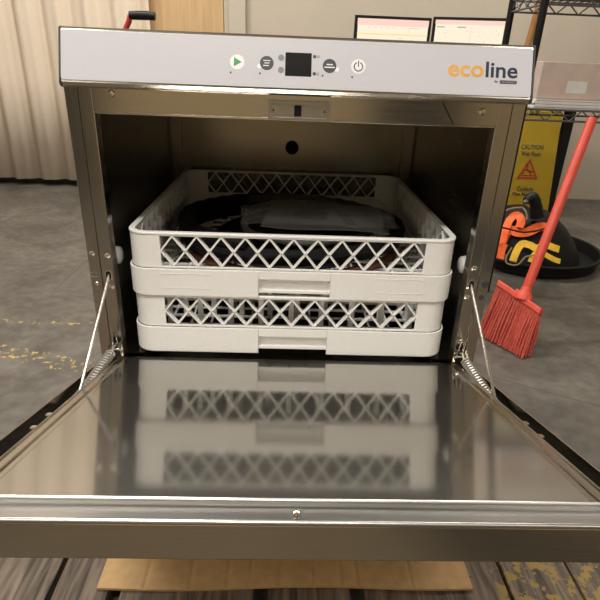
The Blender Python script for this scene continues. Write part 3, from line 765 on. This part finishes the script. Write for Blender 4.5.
# ------------------------------------------------------------------ desk and monitors
def yawm(cx, cy, a): 
    R = Matrix.Rotation(a, 3, 'Z'); return lambda p: V3(cx, cy, 0) + R @ p
DZ = F0+.70
t = thing('desk', 'plain brown desk against the back wall behind the dishwasher', 'desk', (.95, 2.52, F0))
q = MB(); q.box(.20, 2.24, DZ-.03, 1.62, 2.82, DZ); obj('desk_top', q, 'desk', t, bevel=.003)
for x_ in (.24, 1.54):
    for y_ in (2.28, 2.74): q = MB(); q.box(x_, y_, F0, x_+.045, y_+.045, DZ-.03); obj('leg', q, 'black', t)
def monitor(c, wd, ht, ztop, a, kind, label):
    T = yawm(c.x, c.y, a); z1 = ztop; z0 = ztop-ht
    t = thing('monitor', label, 'monitor', (c.x, c.y, DZ), 'desk monitors')
    q = MB(); q.box(-wd/2, 0, z0, wd/2, .03, z1, T); q.box(-wd/4, .03, z0+.06, wd/4, .05, z1-.06, T); obj('casing', q, 'black', t, bevel=.002)
    q = MB(); q.box(-.02, .045, DZ+.006, .02, .06, z0+.14, T); q.box(-.11, -.04, DZ, .11, .14, DZ+.006, T); obj('stand', q, 'black', t, bevel=.002)
    bz = .017
    def rect(x0, y0, x1, y1, k_, d): q.k = k_; q.box(x0*wd/2*.93, -d, z0+.02+y0*(ht-.035), x1*wd/2*.93, 0, z0+.02+y1*(ht-.035), T)
    q = MB(); q.k = 0; q.box(-wd/2+bz, -.0010, z0+.022, wd/2-bz, 0, z1-bz, T)
    if kind == 0:
        rect(-1, .88, 1, 1, 1, .0014); rect(-1, .71, 1, .735, 2, .0014)
        for i in range(5): rect(-.7+.17*i, .84, -.62+.17*i, .85, 3, .0014)
        rect(.45, .76, .46, .85, 3, .0014); rect(.45, .845, .75, .855, 3, .0014)
        for i in range(24): r_ = random.uniform; u = r_(-.95, .8); v = r_(.1, .66); rect(u, v, u+r_(.03, .15), v+.010, 3, .0014)
    else:
        rect(-1, .92, 1, 1, 1, .0014); rect(-.95, .86, -.72, .885, 4, .0014); rect(-.36, .86, -.10, .885, 4, .0014); rect(.03, .1, .04, .88, 3, .0014)
        for i in range(60): r_ = random.uniform; u = r_(-.95, .85); v = r_(.35, .82); rect(u, v, u+r_(.015, .05), v+.010, 3, .0014)
    obj('screen', q, ['scr_bg', 'scr_pink', 'scr_yel', 'scr_grey', 'scr_green'], t)
YM = 2.55
a_, b_ = at(355.5, 15, YM), at(432.3, 17.7, YM)
monitor((a_+b_)/2, (b_-a_).length, .31, (a_.z+b_.z)/2, 0, 0, 'black desk monitor with a pinkish table on screen, beside the plain wall')
a_, b_ = at(433.5, 18.5, YM), at(510.5, 16.2, YM-.09)
d_ = b_-a_
monitor((a_+b_)/2, math.hypot(d_.x, d_.y), .31, (a_.z+b_.z)/2, math.atan2(d_.y, d_.x), 1, 'black desk monitor with a cream spreadsheet on screen, next to the wire shelf')

# ------------------------------------------------------------------ red hand truck behind the machine
HY = 1.9
g0, g1, rb = at(130.5, 16, HY), at(155, 16.5, HY), at(126.5, 27, HY)
t = thing('hand_truck', 'red hand truck with a black grip standing behind the control panel', 'hand truck', (rb.x, HY, F0))
sp_ = V3(rb.x-.02, HY, 0)
q = MB()
q.tube([V3(sp_.x, HY+.01, F0+.03), V3(sp_.x, HY, .30), V3(rb.x-.012, HY, rb.z-.03), V3(rb.x, HY, rb.z), V3(g0.x-.008, HY, g0.z-.02), V3(g0.x-.004, HY, g0.z-.004), V3(g0.x+.012, HY, g0.z+.002), g1 - V3(.01, 0, 0)], .0125, 12)
q.box(sp_.x-.14, HY-.010, F0+.10, sp_.x+.14, HY+.010, F0+.125); q.box(sp_.x-.10, HY-.008, .0, sp_.x+.10, HY+.008, .02)
q.box(sp_.x-.14, HY-.010, F0+.02, sp_.x-.12, HY+.010, .02); q.box(sp_.x+.12, HY-.010, F0+.02, sp_.x+.14, HY+.010, .02)
obj('frame', q, 'paint_red', t, smooth=True)
q = MB(); q.tube([g0 - V3(.004, 0, -.002), g0*.7+g1*.3 + V3(0, 0, .003), g0*.3+g1*.7 + V3(0, 0, .003), g1], [.017, .0185, .0185, .0165], 14); obj('grip', q, 'black', t, smooth=True)
q = MB(); q.box(sp_.x-.17, HY-.20, F0, sp_.x+.17, HY-.012, F0+.006); obj('toe_plate', q, 'paint_red', t)
for s in (-1, 1): q = MB(); q.lathe([(.03, -.02), (.09, -.02), (.10, -.01), (.10, .01), (.09, .02), (.03, .02)], (sp_.x+s*.18, HY+.075, F0+.10), (1, 0, 0)); obj('wheel', q, 'rubber', t, smooth=True)
q = MB(); q.tube([V3(sp_.x-.18, HY+.075, F0+.10), V3(sp_.x+.18, HY+.075, F0+.10)], .008); q.box(sp_.x-.135, HY+.008, F0+.09, sp_.x-.125, HY+.08, F0+.11); q.box(sp_.x+.125, HY+.008, F0+.09, sp_.x+.135, HY+.08, F0+.11); obj('axle', q, 'black', t)

# ------------------------------------------------------------------ wire shelf on the right and the things on it
SX0, SX1, SY0, SY1 = .790, 1.62, 1.14, 1.41
t = thing('wire_shelf', 'black wire shelving unit to the right of the dishwasher', 'shelf', ((SX0+SX1)/2, (SY0+SY1)/2, F0))
for x_ in (SX0, SX1):
    for y_ in (SY0, SY1): q = MB(); q.tube([(x_, y_, F0), (x_, y_, 1.20)], .0125, 14); obj('post', q, 'black', t, smooth=True)
SH = (.325, .672, 1.10)
for z_ in SH:
    q = MB()
    for zz in (z_, z_-.035):
        for y_ in (SY0, SY1): q.tube([(SX0, y_, zz), (SX1, y_, zz)], .0035, 8)
        for x_ in (SX0, SX1): q.tube([(x_, SY0, zz), (x_, SY1, zz)], .0035, 8)
    nz = 20
    for y_ in (SY0, SY1):
        for i in range(nz): a = SX0+(SX1-SX0)*i/nz; b = SX0+(SX1-SX0)*(i+1)/nz; q.tube([(a, y_, z_ if i % 2 else z_-.035), (b, y_, z_-.035 if i % 2 else z_)], .0025, 6)
    for x_ in (SX0, SX1):
        for i in range(8): a = SY0+(SY1-SY0)*i/8; b = SY0+(SY1-SY0)*(i+1)/8; q.tube([(x_, a, z_ if i % 2 else z_-.035), (x_, b, z_-.035 if i % 2 else z_)], .0025, 6)
    for i in range(1, 32): a = SX0+(SX1-SX0)*i/32; q.tube([(a, SY0, z_+.001), (a, SY1, z_+.001)], .002, 6)
    obj('wire_deck', q, 'hosegrey', t)
def carton(x0, y0, z0, x1, y1, z1, mat, label, nm='carton'):
    t = thing(nm, label, 'box', ((x0+x1)/2, (y0+y1)/2, z0))
    q = MB(); q.box(x0, y0, z0, x1, y1, z1); obj('box_body', q, mat, t, bevel=.003)
    q = MB(); q.box(x0+.01, (y0+y1)/2-.02, z1-.0005, x1-.01, (y0+y1)/2+.02, z1+.0006); q.box((x0+x1)/2-.035, y0-.0008, z0+.02, (x0+x1)/2+.035, y0+.0004, (z0+z1)/2); obj('tape', q, 'sheet', t)
carton(.835, 1.16, SH[0]+.034, 1.10, 1.38, .475, 'box', 'pinkish carton on the lower deck of the wire shelf')
q = MB()
for k_ in range(6): q.box(.825+.004*(k_ % 3), 1.150-.003*(k_ % 2), SH[0]+.0035+.005*k_, 1.12-.005*(k_ % 2), 1.39, SH[0]+.0035+.005*k_+.0048)
tag(obj('paper_stack', q, 'sheet', origin=(.98, 1.2, SH[0])), 'stack of white papers on the lower deck of the wire shelf, under the carton', 'papers')
carton(.86, 1.16, SH[1]+.0032, 1.20, 1.38, .83, 'hosegrey', 'dark grey box on the upper deck of the wire shelf', 'storage_box')
# wooden stick leaning behind
a_, b_ = at(527.5, 46, 2.13), at(536.3, 15.6, 2.13); d_ = (b_-a_)
lo_ = a_ - d_*((a_.z-F0-.004)/d_.z)
hi_ = a_ + d_*((1.35-a_.z)/d_.z)
a2 = V3(lo_.x, 1.50, F0+.004); 
q = MB(); q.tube([V3(lo_.x, 2.13, F0+.002), V3(hi_.x, 2.13, hi_.z)], .0165, 12)
tag(obj('wooden_stick', q, 'stick', origin=(lo_.x, 2.13, F0), smooth=True), 'long brown wooden stick standing behind the wire shelf', 'stick')

# ------------------------------------------------------------------ wet floor sign
SGY = 1.86; sc_ = at(532, 168, SGY); SW = .29
ang = .10
def SG(u, v, d): return V3(sc_.x+u, SGY + math.sin(ang)*v - d*math.cos(ang), F0+.005+v*math.cos(ang) - d*math.sin(ang))
t = thing('wet_floor_sign', 'yellow folding wet floor sign standing behind the orange straps', 'sign', (sc_.x, SGY+.1, F0))
SHT = .64
q = MB(); q.prism([(-SW/2, .03), (-SW/2, 0), (-SW/2+.05, 0), (-SW/2+.06, .03), (SW/2-.06, .03), (SW/2-.05, 0), (SW/2, 0), (SW/2, .03), (SW/2*.84, SHT-.03), (SW/2*.7, SHT), (-SW/2*.7, SHT), (-SW/2*.84, SHT-.03)], SG, -.012, 0); obj('front_leaf', q, 'signyellow', t, bevel=.003)
def SGB(u, v, d): return V3(sc_.x+u, SGY + 2*math.sin(ang)*SHT + .03 - math.sin(ang)*v + d, F0+.005+v*math.cos(ang))
q = MB(); q.prism([(-SW/2, 0), (SW/2, 0), (SW/2*.84, SHT-.03), (SW/2*.7, SHT), (-SW/2*.7, SHT), (-SW/2*.84, SHT-.03)], SGB, -.012, 0); q.box(sc_.x-.05, SGY+math.sin(ang)*SHT-.005, F0+SHT-.03, sc_.x+.05, SGY+math.sin(ang)*SHT+.045, F0+SHT-.01); obj('back_leaf', q, 'signyellow', t, bevel=.003)
def vz(px, py):                       # where a pixel falls on the sign's face
    p = at(px, py, SGY+.05); return (p.x-sc_.x), (p.z-F0)/math.cos(ang)
E0, E1 = .0003, .0012
v1 = vz(531, 148)[1]; v2 = vz(531, 154.5)[1]; v3 = vz(531, 189)[1]; v4 = vz(531, 194.5)[1]
q = MB(); text_mesh(q, 'CAUTION', -.056, .056, v1-.010, v1+.012, SG, E0, E1, .006); obj('lettering_line', q, 'ink', t)
q = MB(); text_mesh(q, 'Wet Floor', -.050, .050, v2-.010, v2+.011, SG, E0, E1, .006); obj('lettering_line', q, 'ink', t)
q = MB(); text_mesh(q, 'Cuidado', -.042, .042, v3-.011, v3+.012, SG, E0, E1, .006); obj('lettering_line', q, 'ink', t)
q = MB(); text_mesh(q, 'Piso Mojado', -.060, .060, v4-.012, v4+.011, SG, E0, E1, .006); obj('lettering_line', q, 'ink', t)
q = MB(); tv0, tv1 = vz(531, 179)[1], vz(531, 159)[1]
o3 = [(-.054, tv0), (.054, tv0), (0, tv1)]; cx_, cy_ = 0, (2*tv0+tv1)/3
ringfaces(q, o3, [(cx_+(u-cx_)*.74, cy_+(v-cy_)*.74) for u, v in o3], SG, E0, E1)
vb = tv0+.014
for a, b in (((-.016, vb+.030), (.000, vb+.026)), ((.000, vb+.026), (.018, vb+.006)), ((.000, vb+.026), (.024, vb+.020)), ((-.020, vb+.030), (-.024, vb+.010)), ((-.010, vb+.028), (-.004, vb+.046))):
    q.bar(SG(a[0], a[1], .0008), SG(b[0], b[1], .0008), .007, .0008, SG(0, 0, 1)-SG(0, 0, 0))
q.prism(disc(-.012, vb+.054, .0065, 14), SG, E0, E1)
q.bar(SG(-.032, vb+.002, .0008), SG(.034, vb+.002, .0008), .004, .0008, SG(0, 0, 1)-SG(0, 0, 0))
obj('warning_symbol', q, 'signred', t)

# ------------------------------------------------------------------ black tub with straps
TC = V3(1.13, 1.585, F0); TR = .315
q = MB(); q.lathe([(0, .0), (TR*.93, .0), (TR*.97, .006), (TR, .05), (TR+.012, .055), (TR+.012, .061), (TR-.006, .061), (TR*.95, .014), (0, .012)], TC, (0, 0, 1), 56)
tag(obj('round_tray', q, 'rubber', origin=TC, smooth=True), 'wide round black tray on the floor holding the straps and cables', 'tray')
def spline(P, n=10):
    P = [Vector(p) for p in P]; out = []
    for i in range(len(P)-1):
        p0 = P[max(i-1, 0)]; p1 = P[i]; p2 = P[i+1]; p3 = P[min(i+2, len(P)-1)]
        for k_ in range(n):
            t_ = k_/n; out.append(.5*((2*p1)+(p2-p0)*t_+(2*p0-5*p1+4*p2-p3)*t_*t_+(3*p1-p0-3*p2+p3)*t_**3))
    return out+[P[-1]]
HEAP = []
def fall(px, py, off):
    """point of the heap of bags and tray seen at a pixel, lifted off its surface"""
    o = CAMP; d = (at(px, py, 1.5)-CAMP).normalized(); best = None
    for bv in HEAP:
        h = bv.ray_cast(o, d)
        if h[0] is not None and (best is None or h[3] < best[2]): best = (h[0], h[1], h[3])
    if best is None: return None, None
    n = best[1] if best[1].dot(d) < 0 else -best[1]
    return best[0]+n*off, n
def lay(px, off, n=8):
    P = spline([(a, b, 0) for a, b in px], n); out = []; nn = []
    for p in P:
        q, m = fall(p.x, p.y, off)
        if q is None:
            lasty = out[-1].y if out else 1.36
            q = at(p.x, p.y, lasty); m = nn[-1] if nn else V3(0, -.8, .6)
        out.append(q); nn.append(m)
    for _ in range(3):
        out = [out[0]]+[(out[i-1]+2*out[i]+out[i+1])/4 for i in range(1, len(out)-1)]+[out[-1]]
        nn = [nn[0]]+[((nn[i-1]+nn[i]+nn[i+1])/3).normalized() for i in range(1, len(nn)-1)]+[nn[-1]]
    return out, nn
def strap(name, px, mat, wdt, off, label, grp=None):
    P, nn = lay(px, off)
    q = MB(); N = len(P); side = []
    for i in range(N):
        t_ = (P[min(i+1, N-1)]-P[max(i-1, 0)]).normalized(); side.append(t_.cross(nn[i]))
    q.ribbon(P, wdt, .0022, lambda t_: side[min(N-1, int(round(t_*(N-1))))])
    return tag(obj(name, q, mat, origin=P[0], smooth=True), label, 'strap', grp)
zt = TC.z+.02
from mathutils.bvhtree import BVHTree
# a slumped dark bag beneath them
q = MB(); vs = []; fs = []; N = 30
for i in range(N+1):
    for j in range(N):
        r_ = i/N; a = 2*math.pi*j/N
        hgt = .215*(1-r_**2.6) + .05*mnoise.noise(V3(r_*3*math.cos(a), r_*3*math.sin(a), 1))*(1-r_)
        vs.append((TC.x-.02+r_*TR*.84*math.cos(a), TC.y+.02+r_*TR*.84*math.sin(a), TC.z+.016+max(hgt, 0)))
for i in range(N):
    for j in range(N): fs.append((i*N+j, (i+1)*N+j, (i+1)*N+(j+1) % N, i*N+(j+1) % N))
fs.append(tuple(N*N+j for j in range(N))[::-1]); q.add(vs, fs)
HEAP.append(BVHTree.FromPolygons([Vector(v) for v in vs], fs[:-1]))
tag(obj('cloth_bag', q, 'rubber', origin=(TC.x, TC.y, TC.z+.016), smooth=True), 'slumped black cloth bag in the round tray under the straps', 'bag')
G = 'webbing straps'
strap('cargo_strap', [(500, 264), (501, 252), (504, 240), (510, 231), (518, 234), (528, 233), (539, 228), (551, 230)], 'orange', .042, .012, 'orange webbing strap stretched right across the black bag in the tray', G)
strap('cargo_strap', [(504, 246), (507, 233), (511, 223), (517, 219), (521, 225), (519, 231)], 'orange', .034, .030, 'orange webbing strap folded into a peak just below the wet floor sign', G)
strap('cargo_strap', [(502, 263), (502.5, 258), (504, 252), (506, 247)], 'orange', .026, .046, 'short orange webbing strap hanging down beside the dishwasher frame', G)
strap('cargo_strap', [(512, 263), (516, 253), (521, 247), (527, 248), (533, 251), (541, 248), (551, 252)], 'yellow', .030, .050, 'yellow webbing strap bent over the front of the black bag', G)
strap('cargo_strap', [(526, 264), (529, 258), (534, 255), (542, 259), (550, 263)], 'yellow', .022, .062, 'yellow webbing strap end hanging down beside the broom handle', G)
def cable(px, mat, r, off, label, name='cable'):
    P, nn = lay(px, off); q = MB(); q.tube(P, r, 8)
    tag(obj(name, q, mat, origin=P[0], smooth=True), label, 'cable', 'cables in the tray')
cable([(504, 226), (508, 219), (514, 215.5), (520, 216), (524, 220), (525, 227)], 'cable', .004, .052, 'tan cable arching over the orange straps below the sign')
cable([(502, 233), (512, 236), (524, 238.5), (541, 235)], 'rubber', .004, .072, 'black cable lying across the orange straps')
cable([(514, 252), (509, 261), (510, 267), (517, 267), (523, 261), (528, 258)], 'cable', .0035, .082, 'thin tan cord looped under the yellow strap')
cable([(494, 269), (500, 271.5), (505, 267), (508, 257)], 'hosebrown', .003, .064, 'thin reddish cord at the tray edge beside the dishwasher frame')
# black hand tool standing on the bag
c0 = fall(535, 222, .034)[0] or at(535, 222, 1.5)
yt = c0.y
c1 = at(536, 206, yt); c2 = at(534, 198, yt); c3 = at(526.5, 201, yt-.01)
t = thing('hand_tool', 'black pistol-shaped hand tool standing upright in front of the wet floor sign', 'tool', (c0.x, c0.y, c0.z))
q = MB(); q.tube(spline([c0, c0*.5+c1*.5, c1, c2, at(530.5, 197.5, yt), c3], 6), [.030-.0004*i for i in range(31)], 12); obj('tool_body', q, 'black', t, smooth=True)
q = MB(); q.tube([c3 + V3(.004, 0, .002), c3 + V3(-.012, -.004, -.008)], [.012, .009], 12); obj('nozzle', q, 'hosegrey', t, smooth=True)

# ------------------------------------------------------------------ red broom
bl, br = at_z(480, 333, F0), at_z(527, 358, F0)
Pb = (bl+br)/2; BD = (br-bl).normalized()
tl = at(497.5, 286.5, bl.y+.045); tr = at(540.5, 316, br.y+.065)
HW = (tr-tl); hd_ = HW.normalized()
mid = (tl+tr)/2
t = thing('broom', 'red broom leaning with its bristles on the floor to the right of the dishwasher', 'broom', (Pb.x, Pb.y, F0))
hup = (at(541, 258, mid.y+.06) - at(524, 302, mid.y+.005)).normalized()
nrm = hd_.cross(hup).normalized()
def brick(mb, a, b, h0, h1, d):
    vs = [p + hup*h + nrm*e for h in (h0, h1) for p in (a, b) for e in (-d/2, d/2)]
    mb.add(vs, [(0,1,3,2),(4,6,7,5),(0,4,5,1),(2,3,7,6),(0,2,6,4),(1,5,7,3)])
q = MB(); brick(q, tl, tr, 0, .022, .034); obj('head', q, 'red', t, bevel=.005, seg=3)
s0 = at(522.5, 301, mid.y)
q = MB(); q.lathe([(.026, .006), (.026, .024), (.020, .034), (.0165, .04), (.0165, .052)], tl+(tr-tl)*.57, hup, 20); brick(q, tl+HW*.40, tl+HW*.74, .016, .030, .03); obj('socket', q, 'red', t, bevel=.003, smooth=True)
hb = tl+HW*.57
q = MB(); q.tube([hb+hup*.045, hb+hup*.06, hb+hup*.25, hb+hup*.62], [.0125, .0150, .0150, .0150], 16); obj('handle', q, 'red', t, smooth=True)
q = MB()
NB = 34; rows = 6
for i in range(NB):
    for j in range(rows):
        u = (i+.5+random.uniform(-.25, .25))/NB; e = ((j+.5)/rows-.5)*.026
        a = tl + HW*(.015+.97*u) + nrm*e + hup*.002
        b = bl + (br-bl)*(u+random.uniform(-.012, .012)); b = Vector((b.x, b.y, F0+.001+random.uniform(0, .006))) + Vector((BD.y, -BD.x, 0))*e*2.0
        m_ = (a+b)/2 + Vector((random.uniform(-.004, .004), random.uniform(-.004, .004), 0))
        q.tube([a, m_, b], [.0022, .0024, .0020], 5)
bo = obj('bristles', q, 'bristle', t); bo['kind'] = 'stuff'

for o in bpy.data.objects:
    n = o.name.split('.')[0]
    lab = {'start_button': 'white round button with a green triangle', 'power_button': 'white round button with a power symbol', 'display': 'square black display',
           'jet_plug': 'black plug in the back wall', 'finger_grip': 'recessed grip', 'support_rod': 'thin bright steel rod', 'latch_pin': 'small bright pin'}.get(n)
    if lab and o.parent: o['label'] = lab
